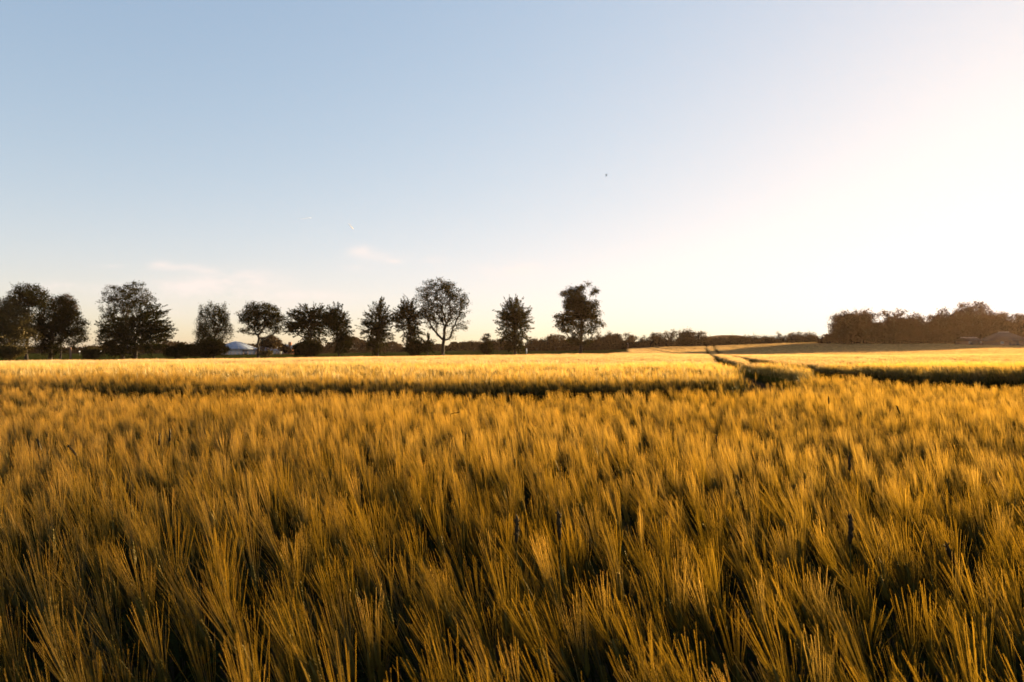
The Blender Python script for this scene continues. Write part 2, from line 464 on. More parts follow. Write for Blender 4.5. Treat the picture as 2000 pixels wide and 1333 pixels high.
BM = [M_awn, M_ear, M_stem]
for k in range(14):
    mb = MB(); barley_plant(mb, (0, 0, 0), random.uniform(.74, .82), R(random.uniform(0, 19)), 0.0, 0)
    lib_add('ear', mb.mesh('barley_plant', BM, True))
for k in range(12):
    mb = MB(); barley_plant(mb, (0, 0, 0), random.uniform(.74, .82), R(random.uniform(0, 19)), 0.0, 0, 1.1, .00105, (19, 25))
    lib_add('green', mb.mesh('near_shade_barley_plant', [M_awn_near_shade, M_ear, M_stem], True))  # the green variants: awn colour darkened to stand in for foreground shade
for k in range(8):
    mb = MB()
    for j in range(22):
        barley_plant(mb, (random.uniform(-.17, .17), random.uniform(-.17, .17), 0), random.uniform(.54, .86), R(random.uniform(2, 32)), random.gauss(0, .9), 1)
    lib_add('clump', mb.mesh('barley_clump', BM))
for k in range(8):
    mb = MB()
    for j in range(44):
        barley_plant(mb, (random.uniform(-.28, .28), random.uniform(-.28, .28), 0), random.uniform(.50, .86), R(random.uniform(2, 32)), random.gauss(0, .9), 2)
    lib_add('patch', mb.mesh('barley_patch', [M_awn_far, M_ear, M_stem]))
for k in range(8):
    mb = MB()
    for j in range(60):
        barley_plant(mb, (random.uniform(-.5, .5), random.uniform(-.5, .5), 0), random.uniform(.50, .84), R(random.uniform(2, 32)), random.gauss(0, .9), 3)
    lib_add('sheet', mb.mesh('barley_sheet', [M_awn_far, M_ear, M_stem]))
# short green shoots without ears, for the wheelings
for k in range(5):
    mb = MB()
    for j in range(70):
        b0 = np.array([random.uniform(-.2, .2), random.uniform(-.2, .2), 0.0])
        hh = random.uniform(.25, .55); az = random.uniform(0, 6.28)
        o = np.array([math.cos(az), math.sin(az), 0])
        ts = np.linspace(0, 1, 4)
        cs = b0[None] + np.array([0,0,1.])[None]*(hh*ts)[:, None] + o[None]*(hh*.45*ts**2)[:, None]
        w = np.array([.004, .007, .006, .001])
        sd = np.cross(o, [0,0,1.]); 
        V = np.stack([cs - sd*w[:, None], cs + sd*w[:, None]], 1).reshape(-1, 3)
        mb.add(V, [[2*i, 2*i+1, 2*i+3, 2*i+2] for i in range(3)], m=0)
    lib_add('shoot', mb.mesh('barley_shoots', [M_shoot]))

# wheelings: polylines of wheel tracks through the crop
def dist_poly(x, y, P):
    best = np.full(x.shape, 1e9)
    for (x0, y0), (x1, y1) in zip(P[:-1], P[1:]):
        dx, dy = x1-x0, y1-y0
        t = np.clip(((x-x0)*dx + (y-y0)*dy) / (dx*dx+dy*dy), 0, 1)
        best = np.minimum(best, np.hypot(x - x0 - t*dx, y - y0 - t*dy))
    return best
T1 = [(5.3,13.2),(6.2,16),(7.7,21),(9.65,28.6),(12.6,40),(29.4,100),(61.5,216)]
T2 = [(7.6,14.4),(9.3,18),(10.9,23),(12.5,29),(15.0,40),(31.6,100),(63.8,216)]
NEAR_TRACK = [(-30,8.2),(-9,8.7),(-6.5,8.9),(-4.2,9.4),(-2.2,9.95),(0,9.9),(2.3,10.2),(4.3,11.2),(5.2,12.2)]
FAR_TRACK = [(-30,10.8),(-8,11.1),(-5.6,11.8),(-3,12.6),(0,12.95),(3,13.0),(5.3,13.6)]
LEFT_NEAR = [(-30,8.4),(-9,8.8),(-6,9.1)]
LEFT_FAR = [(-30,11),(-8.5,11.3),(-6,11.9)]
RIGHT_NEAR = [(7.0,12.2),(8.3,11.7),(14,12.0),(40,13.2)]
RIGHT_FAR = [(7.9,15.0),(10,15.2),(14,15.6),(40,17)]
T3 = [(34.5,205),(28,165),(24,130)]
T4 = [(41,208),(36.5,150)]
T5 = [(44,208),(43,185),(44,160)]
T6 = [(22,29.5),(40,33),(80,40)]
T7 = [(22,32),(40,35.5),(80,43)]
def smooth_noise(x, y, s, seed=0):
    r = np.random.default_rng(seed); z = np.zeros_like(x)
    for k in range(6):
        a = r.uniform(0, 6.28); f = s * r.uniform(.6, 1.9); p = r.uniform(0, 6.28)
        z += np.sin((x*math.cos(a) + y*math.sin(a)) * f + p)
    return z / 3.0
def crop_height(x, y, rad=0.0):
    """0 where wheels run, <1 in the thin strips, else ~1"""
    h = 1.0 + .035*smooth_noise(x, y, 1.3, 3) + .03*smooth_noise(x, y, .25, 4)
    wob = .10*smooth_noise(x, y, 1.1, 9) + .07*smooth_noise(x, y, 5.0, 19) + np.random.default_rng(3).normal(0, .07, x.shape)
    lf = np.clip((x + 7)/6, 0, 1)          # the wheelings close up towards the left
    for P, w in ((NEAR_TRACK,.34+.16*lf),(FAR_TRACK,.2+.24*lf),(LEFT_NEAR,.55),(LEFT_FAR,.45),(RIGHT_NEAR,.6),(RIGHT_FAR,.9)):
        h = np.where(dist_poly(x, y, P) < w + wob + rad*.8, 0, h)
    for P in (T1, T2, T3, T4, T5):
        w = .42 - np.clip((y-20)/40, 0, 1)*.10 + (.55 if P is T2 else .12)*np.clip((60-y)/25, 0, 1) - .25*np.clip((y-170)/25, 0, 1)
        h = np.where(dist_poly(x, y, P) < w + .3*wob + rad, 0, h)
    for P in (T6, T7): h = np.where(dist_poly(x, y, P) < .2 + wob + rad, 0, h)
    # thin growth between the headland wheelings
    yn = np.interp(x, [p[0] for p in NEAR_TRACK], [p[1] for p in NEAR_TRACK])
    yf = np.interp(x, [p[0] for p in FAR_TRACK], [p[1] for p in FAR_TRACK])
    s = np.clip((x + 6.5)/4.5 + .25*smooth_noise(x, y, 1.5, 44), 0, 1) * np.clip((5.2 - x)/1., 0, 1)
    k = (y > yn) & (y < yf) & (h > 0) & (x < 5.3)
    h = np.where(k, h*(1 - .40*s), h)
    yn = np.interp(x, [p[0] for p in RIGHT_NEAR], [p[1] for p in RIGHT_NEAR]); yf = yn + 3.6
    k = (y > yn) & (y < yf) & (h > 0) & (x > 7.0)
    h = np.where(k, h*.5, h)
    return h

PTS, ROT, SCL, IDX = [], [], [], []
def scatter(keys, x, y, hz, lean_sd, s_xy=(.9, 1.15)):
    n = len(x)
    if n == 0: return
    z = terr(x, y)
    PTS.append(np.c_[x, y, z])
    az = math.pi + rng.normal(0, lean_sd, n) + .35*smooth_noise(x, y, .8, 21)   # the heads lean to the left, in gusts
    tl = np.clip(rng.normal(.05, .07, n) + .05*smooth_noise(x, y, 1.7, 22), -.1, .28) if keys in ('ear', 'green') else rng.normal(.02, .03, n)
    # rotation: tilt about local y, then spin about z
    ROT.append(np.c_[np.zeros(n), tl, az])
    s = rng.uniform(*s_xy, n)
    SCL.append(np.c_[s, s, hz * (rng.uniform(.82, 1.06, n) if keys in ('ear', 'green') else rng.uniform(.86, 1.05, n))])
    IDX.append(rng.choice(LODS[keys], n))

def grid_pts(x0, x1, y0, y1, step, jit=.5):
    gx = np.arange(x0, x1, step); gy = np.arange(y0, y1, step)
    X, Y = np.meshgrid(gx, gy)
    X = X + rng.uniform(-jit, jit, X.shape)*step; Y = Y + rng.uniform(-jit, jit, Y.shape)*step
    return X.ravel(), Y.ravel()

LOD0, LOD1, LOD2 = 14.5, 32.0, 92.0
# single plants near the camera
x, y = grid_pts(-14, 14, -1.0, LOD0, .074)
k = (np.abs(x) < .80*np.maximum(y, 0) + 2.2)
x, y = x[k], y[k]
h = crop_height(x, y)
h = np.where((h <= 0) & (rng.uniform(size=len(x)) < .05), .88, h)      # stray ears left standing in the wheelings
k = (h > 0) & (rng.uniform(size=len(x)) < .84 + .15*smooth_noise(x, y, 2.5, 5) + .70*np.clip((9-y)/6, .35, 1)*(smooth_noise(x, y, 15., 6) - .05)); x, y, h = x[k], y[k], h[k]
# nearest plants mostly get the darker awns: foreground shade put into their colour
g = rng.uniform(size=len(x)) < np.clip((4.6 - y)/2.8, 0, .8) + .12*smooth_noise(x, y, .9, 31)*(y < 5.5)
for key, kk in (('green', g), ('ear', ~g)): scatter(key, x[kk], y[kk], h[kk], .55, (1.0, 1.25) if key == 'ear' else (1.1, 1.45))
# clumps
x, y = grid_pts(-32, 32, LOD0-.1, LOD1, .30)
k = (np.abs(x) < .80*y + 4); x, y = x[k], y[k]
h = crop_height(x, y, .22); k = h > .9; scatter('clump', x[k], y[k], h[k], .5)
k = (h > 0) & (h <= .9); scatter('clump', x[k], y[k], h[k], .5)
# patches
x, y = grid_pts(-90, 100, LOD1-.3, LOD2+8, .52)
k = (np.abs(x) < .80*y + 6) & in_field(x, y); x, y = x[k], y[k]
h = crop_height(x, y, .25); k = h > 0; scatter('patch', x[k], y[k], h[k], .5)
# far sheets on the rise
x, y = grid_pts(10, 215, LOD2+7.5, 300, .85)
k = (np.abs(x) < .82*y + 6) & in_field(x, y); x, y = x[k], y[k]
h = crop_height(x, y, .32); k = h > 0; scatter('sheet', x[k], y[k], h[k], .5)
n_main = sum(len(p) for p in PTS)

def build_scatter(name, mods_label, P, Rr, S, I):
    P, Rr, S, I = np.vstack(P), np.vstack(Rr), np.vstack(S), np.concatenate(I)
    me = bpy.data.meshes.new(name)
    me.vertices.add(len(P)); me.vertices.foreach_set("co", P.astype(np.float32).ravel())
    for nm, arr in (('rot', Rr), ('scl', S)):
        at = me.attributes.new(nm, 'FLOAT_VECTOR', 'POINT'); at.data.foreach_set('vector', arr.astype(np.float32).ravel())
    at = me.attributes.new('idx', 'INT', 'POINT'); at.data.foreach_set('value', I.astype(np.int32))
    me.update()
    o = bpy.data.objects.new(name, me); link(o)
    ng = bpy.data.node_groups.new(name + '_scatter', 'GeometryNodeTree')
    ng.interface.new_socket('Geometry', in_out='INPUT', socket_type='NodeSocketGeometry')
    ng.interface.new_socket('Geometry', in_out='OUTPUT', socket_type='NodeSocketGeometry')
    nd, lk = ng.nodes, ng.links
    gi, gout = nd.new('NodeGroupInput'), nd.new('NodeGroupOutput')
    ci = nd.new('GeometryNodeCollectionInfo'); ci.inputs['Collection'].default_value = lib
    ci.inputs['Separate Children'].default_value = True; ci.inputs['Reset Children'].default_value = True
    iop = nd.new('GeometryNodeInstanceOnPoints'); iop.inputs['Pick Instance'].default_value = True
    def na(nm, ty):
        a = nd.new('GeometryNodeInputNamedAttribute'); a.data_type = ty; a.inputs['Name'].default_value = nm
        return a.outputs['Attribute']
    e2r = nd.new('FunctionNodeEulerToRotation')
    lk.new(gi.outputs[0], iop.inputs['Points']); lk.new(ci.outputs[0], iop.inputs['Instance'])
    lk.new(na('rot', 'FLOAT_VECTOR'), e2r.inputs[0]); lk.new(e2r.outputs[0], iop.inputs['Rotation'])
    lk.new(na('scl', 'FLOAT_VECTOR'), iop.inputs['Scale']); lk.new(na('idx', 'INT'), iop.inputs['Instance Index'])
    lk.new(iop.outputs[0], gout.inputs[0])
    md = o.modifiers.new('scatter', 'NODES'); md.node_group = ng
    return o
bo = build_scatter('barley', '', PTS, ROT, SCL, IDX)
tag(bo, 'golden bearded barley filling the whole field', 'barley', kind='stuff')
PTS, ROT, SCL, IDX = [], [], [], []
x, y = grid_pts(-20, 34, 8, 17, .2)
h = crop_height(x, y); k = (h < .9) & (np.abs(x) < .85*y + 3); x, y, h = x[k], y[k], h[k]
scatter('shoot', x, y, np.where(h > 0, 1.0, .55), 3.0)
so = build_scatter('green_shoots', '', PTS, ROT, SCL, IDX)
tag(so, 'low green barley shoots growing in the shaded wheel tracks', 'green shoots', kind='stuff')
print('barley instances', n_main, 'shoots', len(x))

# dark ears sticking up
DARK = [(1093,1025,2.1,'near the middle of the picture, tallest of the pair'),(1008,1033,2.15,'just left of the tallest one'),
        (1658,1032,2.0,'near-black and upright in the lower right'),(1455,1222,1.75,'half buried in a pale fan of awns low down'),
        (1862,1080,2.2,'leaning left beside a bright golden fan'),(333,850,4.3,'slender, with a green foot, standing alone'),
        (312,858,4.6,'shorter one beside the slender ear with a green foot'),(82,868,4.4,'leaning among pale awns at the field side towards the big oaks'),
        (152,876,4.1,'long and bent over like a blade'),(1757,800,6.2,'leaning left above a dark hollow in the crop'),
        (1618,782,7.2,'small, upright, just before the wide dark gap'),(1400,862,4.8,'short, straight and half hidden by golden awns'),
        (1658,905,3.6,'tall, green-black, standing on the brightest slope of crop'),(880,800,6.6,'lying nearly flat on top of the crop')]
for k, (px, py, D, lab) in enumerate(DARK):
    X = W2(px, D); Z = EYE + (682 - py)/1333*D
    lean = {8: -.7, 9: -.4, 4: -.35, 7: -.3, 13: 1.35}.get(k, random.uniform(-.08, .08))
    g = tz(X, D)
    e = empty('dark_ear', (X, D, g)); tag(e, 'blackened barley ear, ' + lab, 'barley ear', 'blackened ears in the barley')
    zt = Z - g
    dv = np.array([math.sin(lean), 0, math.cos(lean)])
    b0 = np.array([0, 0, zt - .045]) - dv*0
    mb = MB(); ts = np.linspace(0, 1, 5)
    mb.tube(np.stack([np.array([0, 0, 0])*(1-t) + b0*t for t in ts]) , .0016, 4)
    mb.obj('stalk', M_stem, e, True)
    mb = MB(); mb.tube(np.stack([b0 + dv*l for l in (0, .01, .03, .06, .08, .09)]), [.002,.0055,.0065,.006,.004,.001], 7)
    for j in range(16):
        a = random.uniform(0, 6.28); c = b0 + dv*random.uniform(.005, .08)
        _, u, w_ = frame(dv); o = u*math.cos(a) + w_*math.sin(a)
        mb.tube(np.stack([c + o*.004, c + o*.008 + dv*.005, c + o*.008 + dv*.012]), [.001, .0022, .0006], 4)
    mb.obj('ear', M_dark, e, True)

# ------------------------------------------------------------------ trees
def skeleton(base, leader, pts, alpha, r_tip, r_base):
    """greedy branching: every cluster point joins the nearest limb, weighed by its path length"""
    nodes = [np.array(base, float)]; par = [-1]; plen = [0.0]
    for p in leader:
        nodes.append(np.array(p, float)); par.append(len(nodes)-2); plen.append(plen[-1] + np.linalg.norm(nodes[-1]-nodes[-2]))
    root = nodes[len(leader)//3 if len(leader) > 3 else 0]
    order = np.argsort(np.linalg.norm(pts - root, axis=1))
    tips = []
    A = np.zeros((len(nodes) + 3*len(pts), 3)); A[:len(nodes)] = nodes; PL = np.zeros(len(A)); PL[:len(nodes)] = plen
    n = len(nodes); PAR = list(par)
    for i in order:
        p = pts[i]
        d = np.linalg.norm(A[1:n] - p, axis=1)
        below = np.clip(A[1:n, 2] - p[2], 0, None)         # limbs prefer to rise
        j = int(np.argmin(d + alpha*PL[1:n] + .8*below)) + 1
        q = A[j]; L = np.linalg.norm(p - q)
        if L > .9:
            m = (q + p)/2 + rng.normal(0, .07*L, 3) + np.array([0, 0, -.04*L])
            A[n] = m; PL[n] = PL[j] + np.linalg.norm(m-q); PAR.append(j); j = n; n += 1
        A[n] = p; PL[n] = PL[j] + np.linalg.norm(p - A[j]); PAR.append(j); tips.append(n); n += 1
    cnt = np.ones(n)
    for i in range(n-1, 0, -1): cnt[PAR[i]] += cnt[i]
    rad = r_tip * cnt**.46
    rad = rad * 1.0
    rad = np.minimum(rad, r_base); rad[0] = r_base*1.25
    return A[:n], PAR, rad, tips

def limbs_mesh(mb, A, PAR, rad, origin, rmin=0.0):
    n = len(A)
    for i in range(1, n):
        j = PAR[i]
        r1 = rad[i]; r0 = min(rad[j], r1*1.35 + .01)
        if j == 0: r0 = rad[0]
        if r0 < rmin: continue
        k = 7 if r0 > .12 else (4 if r0 > .05 else 3)
        mb.tube(np.array([A[j], A[i]]) - origin, [r0, r1], k, 0, cap=False)

def leaves(C, N, spread, size, mode, crown_c, twig=None):
    """leaf faces round cluster centres C"""
    n = len(C)
    c = np.repeat(C, N, 0); m = len(c)
    out = c - crown_c; out[:, 2] *= .6
    out /= np.linalg.norm(out, axis=1)[:, None] + 1e-6
    if mode == 'spiky':
        t = rng.uniform(-.5, 1, m)**1
        dirs = np.repeat(rng.normal(0, .28, (n, 3)), N, 0) + out + np.array([0, 0, .12])
        dirs /= np.linalg.norm(dirs, axis=1)[:, None]
        p = c + dirs*(t*spread*2.3)[:, None] + rng.normal(0, spread*.20, (m, 3))*(1.1 - .6*np.clip(t, 0, 1))[:, None]
    elif mode == 'weeping':
        t = rng.uniform(0, 1, m)
        p = c + rng.normal(0, spread*.42, (m, 3)); p[:, 2] -= t**1.5*spread*3.4*np.repeat(rng.uniform(.3, 1.3, n), N)
    else:
        p = c + rng.normal(0, spread*.62, (m, 3))*np.array([1, 1, .7])
    s = size*rng.uniform(.6, 1.3, m)[:, None]
    a = rng.normal(size=(m, 3)); a /= np.linalg.norm(a, axis=1)[:, None]
    b = np.cross(a, rng.normal(size=(m, 3))); b /= np.linalg.norm(b, axis=1)[:, None]
    V = np.stack([p - a*s*.62, p + b*s*.36, p + a*s*.62, p - b*s*.36], 1).reshape(-1, 3)
    Q = np.arange(m*4).reshape(-1, 4)
    return V, Q

def sample_blobs(D, blobs, n, depth=.85, shell=.4, ybase=None):
    """points inside ellipsoids given as (px, py, rx, ry, weight)"""
    w = np.array([b[2]*b[3]*(b[4] if len(b) > 4 else 1) for b in blobs]); w = w/w.sum()
    k = rng.choice(len(blobs), n, p=w)
    u = rng.normal(size=(n, 3)); u /= np.linalg.norm(u, axis=1)[:, None]
    r = rng.uniform(0, 1, n)**shell
    u = u*r[:, None]
    B = np.array([b[:4] for b in blobs])[k]
    f = D/1333
    X = (B[:, 0] - 1000 + u[:, 0]*B[:, 2])*f
    Y = D + u[:, 1]*B[:, 2]*f*depth
    Z = EYE + (682 - B[:, 1] + u[:, 2]*B[:, 3])*f
    # keep the drawn outline when depth moves a point
    s = Y/D
    return np.c_[X*1.0, Y, Z]

G1 = 'trees along the meadow edge'
def make_tree(name, label, cat, D, base_px, blobs, n=260, per=24, size=.26, spread=.75, mode='round', mat=None,
              top=None, fork=.3, alpha=.45, rb=.35, rt=.018, group=None, bare=0.0, trunk_mat=None, mats2=None, rmin=0.0, base_dx=0):
    X = W2(base_px, D); g = tz(X, D)
    origin = np.array([X, D, g])
    e = empty(name, tuple(origin)); tag(e, label, cat, group)
    C = sample_blobs(D, blobs, n)
    C[:, 2] = np.maximum(C[:, 2], g + .4)
    cc = C.mean(0)
    zt = C[:, 2].max(); topz = (zt - g)
    tx = W2(top, D) if top else cc[0]
    lead = []
    nl = 7
    for k in range(1, nl+1):
        t = k/nl*fork
        p = origin + np.array([(tx - X)*t, 0, topz*t]) + np.array([random.gauss(0, .12), random.gauss(0, .12), 0])*min(1, k/3)
        lead.append(p)
    A, PAR, rad, tips = skeleton(origin - np.array([0, 0, .2]), lead, C, alpha, rt, rb)
    mb = MB(); limbs_mesh(mb, A, PAR, rad, origin, rmin)
    mb.obj('trunk', trunk_mat or M_bark, e, True)
    keep = C[rng.uniform(size=len(C)) >= bare]
    V, Qd = leaves(keep, int(per*(2.7 if group == G1 else 2.2)), spread, size*.84, mode, cc)
    V = V - origin
    # nothing below the turf
    V[:, 2] = np.maximum(V[:, 2], -.05 + np.random.default_rng(1).uniform(0, .1, len(V)))
    ml = [mat or M_leaf]; qm = None
    me = mesh_np('crown', V, Qd, None, ml)
    o = bpy.data.objects.new('crown', me); link(o); o.parent = e
    return e

G1 = 'trees along the meadow edge'
def T(*a, **k): return make_tree(*a, group=k.pop('group', G1), **k)
# the cluster at the left border
T('oak_tree', 'tall oak with an airy round top rising behind the dense trees at the left border', 'tree', 152, 52,
  [(55,578,32,24,1.3),(35,600,30,22,.8),(80,590,16,20,.8),(50,630,28,26,.5)], n=330, per=20, size=.27, spread=.7, fork=.55, rb=.4, top=56)
T('broad_tree', 'dense olive-brown tree cut by the left border', 'tree', 138, 22,
  [(10,620,42,38,1),(25,660,44,32,1.2),(-20,640,40,50,1),(45,640,22,30,.7),(10,594,22,16,.6)], n=420, per=26, size=.27, spread=.85, mat=M_leaf_yl, fork=.5, rb=.4)
T('broad_tree', 'dark spreading tree with drooping side branches, second crown from the left border', 'tree', 146, 98,
  [(110,625,34,40,1.3),(95,655,32,32,1.1),(140,640,26,40,1.),(158,650,18,24,.6),(118,590,22,14,.5),(130,600,18,20,.4),(80,628,18,30,.7),(100,680,36,16,.7)], n=520, per=24, size=.27, spread=.75, fork=.6, rb=.38)
T('slim_tree', 'slender tree with bronze twiggy leaves poking up behind the dark spreading crown', 'tree', 158, 118,
  [(128,592,20,18,1),(140,604,12,14,.8),(115,615,14,22,.5)], n=130, per=14, size=.24, spread=.6, mat=M_leaf_br, fork=.6, rb=.2)
T('round_bush', 'low olive bush at the foot of the left border trees', 'bush', 132, 22, [(20,688,26,14,1)], n=80, per=26, size=.24, spread=.5, mat=M_leaf_yl, fork=.3, rb=.08)
T('round_bush', 'round golden-olive bush alone between the two big dark trees', 'bush', 146, 180, [(180,690,19,12,1),(172,684,10,9,.6)], n=90, per=26, size=.22, spread=.45, mat=M_leaf_yl, fork=.3, rb=.08)
# the big pair
T('oak_tree', 'very tall oak with a thin see-through crown behind a lower dense tree', 'tree', 152, 240,
  [(250,575,46,28,1.1),(225,600,28,30,.7),(278,590,24,26,.9),(245,620,42,30,.9),(220,650,28,34,.8)], n=460, per=15, size=.25, spread=.6, fork=.6, rb=.42, top=252)
T('cherry_tree', 'broad dark bushy tree with spiky side branches, in front of the thin-crowned oak', 'tree', 140, 265,
  [(290,625,34,30,1.2),(285,660,42,30,1.4),(230,665,34,28,1.1),(220,640,22,20,.7),(255,640,26,26,1),(240,685,40,14,.8),(310,645,24,22,.8)], n=640, per=24, size=.25, spread=.7, mode='spiky', mat=M_leaf_dk, fork=.5, rb=.36)
# dark bushes and birch
T('dark_bush', 'long low dark bush left of the birch', 'bush', 140, 345, [(345,687,26,11,1),(362,684,20,12,1)], n=120, per=30, size=.24, spread=.5, mat=M_leaf_dk, fork=.3, rb=.08)
T('dark_bush', 'tall dark bush wrapped round the birch trunk', 'bush', 139, 402, [(395,681,34,17,1.3),(430,684,20,13,1),(412,676,22,14,1)], n=230, per=30, size=.24, spread=.5, mat=M_leaf_dk, fork=.3, rb=.1)
T('birch_tree', 'weeping birch with a ragged see-through crown and hanging twigs', 'tree', 142, 418,
  [(405,604,18,14,.9),(433,604,17,14,.9),(417,622,34,18,1.1),(392,640,14,22,.8),(440,640,17,24,.9),(415,648,30,22,1.0),(412,668,22,14,.7)], n=330, per=19, size=.22, spread=.62, mode='weeping', fork=.75, rb=.2, top=418)
T('ash_tree', 'round open-crowned tree on a clean trunk before the white pavilion', 'tree', 143, 504,
  [(508,602,28,15,1.),(488,618,24,20,1.),(530,618,25,22,1.1),(507,628,34,22,.9),(485,645,20,10,.7),(535,645,20,10,.7),(546,628,12,18,.7)], n=330, per=18, size=.25, spread=.6, fork=.42, rb=.26, top=507)
T('brown_bush', 'olive-brown bushy growth beside the open-crowned tree trunk', 'bush', 170, 524, [(528,666,20,12,1),(512,680,12,12,.6),(535,672,12,12,.7)], n=120, per=22, size=.27, spread=.6, mat=M_leaf_br, fork=.4, rb=.1)
T('small_bush', 'small green bush at the foot of the open-crowned tree', 'bush', 143, 522, [(520,690,14,5,1)], n=40, per=20, size=.2, spread=.35, mat=M_leaf_yl, fork=.3, rb=.05)
T('cherry_tree', 'wide irregular tree with knobbly branch ends and a dark bush at its foot', 'tree', 142, 608,
  [(585,622,24,18,1.),(615,622,28,20,1.2),(640,625,16,16,.9),(600,640,34,18,1.),(578,640,18,14,.6),(612,660,24,18,.7),(600,606,22,7,.4),(625,608,10,8,.4)], n=420, per=22, size=.25, spread=.62, mode='spiky', mat=M_leaf_dk, fork=.5, rb=.28, top=605)
T('dark_bush', 'rounded black-green bush under the knobbly tree', 'bush', 139, 602, [(602,682,27,14,1.2),(585,684,14,11,1)], n=170, per=30, size=.24, spread=.45, mat=M_leaf_dk, fork=.3, rb=.08)
T('cherry_tree', 'medium spiky tree joined to the knobbly tree, pointed top and narrow foot', 'tree', 141, 663,
  [(655,612,14,12,.8),(658,628,22,16,1.),(664,645,20,18,1.),(668,665,16,18,1.1),(664,680,12,9,.7),(648,630,14,14,.7)], n=300, per=22, size=.25, spread=.6, mode='spiky', mat=M_leaf_dk, fork=.75, rb=.22, top=656)
T('spire_tree', 'pointed fir-shaped leafy tree, leftmost of the three in the middle of the row', 'tree', 142, 737,
  [(742,595,7,10,.7),(740,608,17,12,1.),(737,625,26,14,1.1),(733,640,29,14,1.),(738,655,24,13,1.),(737,670,21,12,1.1),(737,681,14,6,.8),(752,630,14,12,.6)], n=400, per=19, size=.24, spread=.6, mode='spiky', fork=.85, rb=.22, top=742)
T('spire_tree', 'ragged tree with a bare curved leader at its top, beside the tall vase-shaped tree', 'tree', 143, 805,
  [(797,602,14,14,.9),(788,618,20,14,1.),(805,620,20,16,.9),(800,635,24,12,.8),(805,650,18,14,.9),(806,668,20,10,.9),(780,625,12,10,.6)], n=360, per=19, size=.24, spread=.62, mode='spiky', mat=M_leaf_dk, fork=.85, rb=.24, top=797)
T('dark_bush', 'round black-green bush hugging the foot of the ragged tree', 'bush', 140, 811, [(811,680,20,14,1.)], n=120, per=30, size=.24, spread=.42, mat=M_leaf_dk, fork=.3, rb=.08)
T('young_tree', 'thin young tree with bare tip between the ragged tree and the tall vase-shaped tree', 'tree', 140, 836,
  [(837,672,11,10,1.),(837,682,9,7,.9),(837,658,4,8,.3)], n=80, per=18, size=.2, spread=.35, mode='spiky', mat=M_leaf_dk, fork=.9, rb=.1)
T('vase_tree', 'tallest tree of the row, forked trunk opening into a huge round see-through crown', 'tree', 144, 865,
  [(855,557,32,14,1.3),(835,580,27,22,1.1),(880,565,26,20,1.),(862,600,46,34,1.2),(893,600,26,30,1.),(905,590,14,16,.6),(845,620,26,24,.9),(890,635,28,16,.9),(830,605,16,20,.7),(872,655,22,8,.4),(905,640,12,8,.5)],
  n=560, per=11, size=.25, spread=.6, fork=.30, rb=.36, rt=.020, alpha=.5, top=868)
T('small_tree', 'small twiggy shrub, lowest and palest of the row', 'shrub', 141, 950, [(950,680,13,11,1.2),(951,662,9,12,.4)], n=110, per=18, size=.21, spread=.4, mat=M_leaf_dk, fork=.8, rb=.08)
T('spire_tree', 'egg-shaped tree with stiff twigs radiating all round, alone left of the tall gapped oak', 'tree', 141, 1006,
  [(1003,598,18,12,.8),(1002,612,30,14,1.1),(1002,628,32,14,1.2),(1003,644,30,12,1.),(1004,658,28,12,1.1),(1008,672,22,10,1.1),(1004,620,18,26,.8)], n=520, per=21, size=.23, spread=.6, mode='spiky', fork=.88, rb=.25, top=1005)
T('oak_tree', 'tall straight-stemmed oak with tiered gapped crown, last big tree before the rise', 'tree', 133, 1133,
  [(1138,562,17,13,1.),(1118,578,22,18,1.2),(1162,572,10,9,.7),(1125,598,32,14,1.3),(1160,597,14,9,.8),(1105,625,25,16,1.2),(1150,615,22,18,.9),(1165,635,17,15,1.),(1130,645,34,12,.8),(1133,665,24,13,.9),(1100,640,18,10,.7),(1133,612,30,30,1.),(1120,590,24,24,.7)],
  n=560, per=20, size=.25, spread=.58, fork=.8, rb=.34, top=1138)

# the row of trees behind the rise
G2 = 'distant trees behind the rise'
row = [  # px, top, half width, D, n, label, bare
 (975,664,26,330,'low round tree in the far row, between the shrub and the egg-shaped tree'),
 (925,668,28,340,'flat-topped far tree right of the vase-shaped tree'),
 (1048,662,22,300,'far brown crown just right of the egg-shaped tree'),
 (1085,653,26,290,'far crown touching the tall gapped oak from the left'),
 (1115,660,24,300,'far crown seen through the foot of the tall gapped oak'),
 (1172,656,20,285,'far crown just right of the tall gapped oak'),
 (1198,648,20,280,'high rounded far crown, first of the clump above the field corner'),
 (1228,650,18,280,'far rounded crown with twiggy top, second above the field corner'),
 (1262,658,20,300,'low far crown right after the sky notch above the field corner'),
 (1282,650,14,300,'small umbrella-shaped far crown'),
 (1308,644,18,305,'far tree with a thin pale twiggy top'),
 (1330,646,16,300,'dark far crown touching the twiggy one'),
 (1345,642,16,300,'highest far crown of the clump left of the wheel tracks'),
 (1368,645,15,300,'last far crown of the clump, with sky holes, above the wheel tracks'),
 (1400,660,24,330,'low far crown beside the brown hill top'),
 (1436,656,22,330,'low flat far crown right of the brown hill top'),
 (1468,656,16,330,'low far crown with a pale gap in its top'),
 (1495,657,18,330,'plain low far crown, lowest stretch of the row'),
 (1522,650,16,320,'far crown with a bright vertical sky gap'),
 (1550,648,20,320,'broad far crown left of the highest one in the last clump'),
 (1565,649,14,320,'far crown with small sky holes, in the last clump'),
 (1582,652,15,320,'round dense far crown, next to last before the bright notch'),
 (1600,662,9,320,'small sloping far crown at the edge of the bright notch'),
]
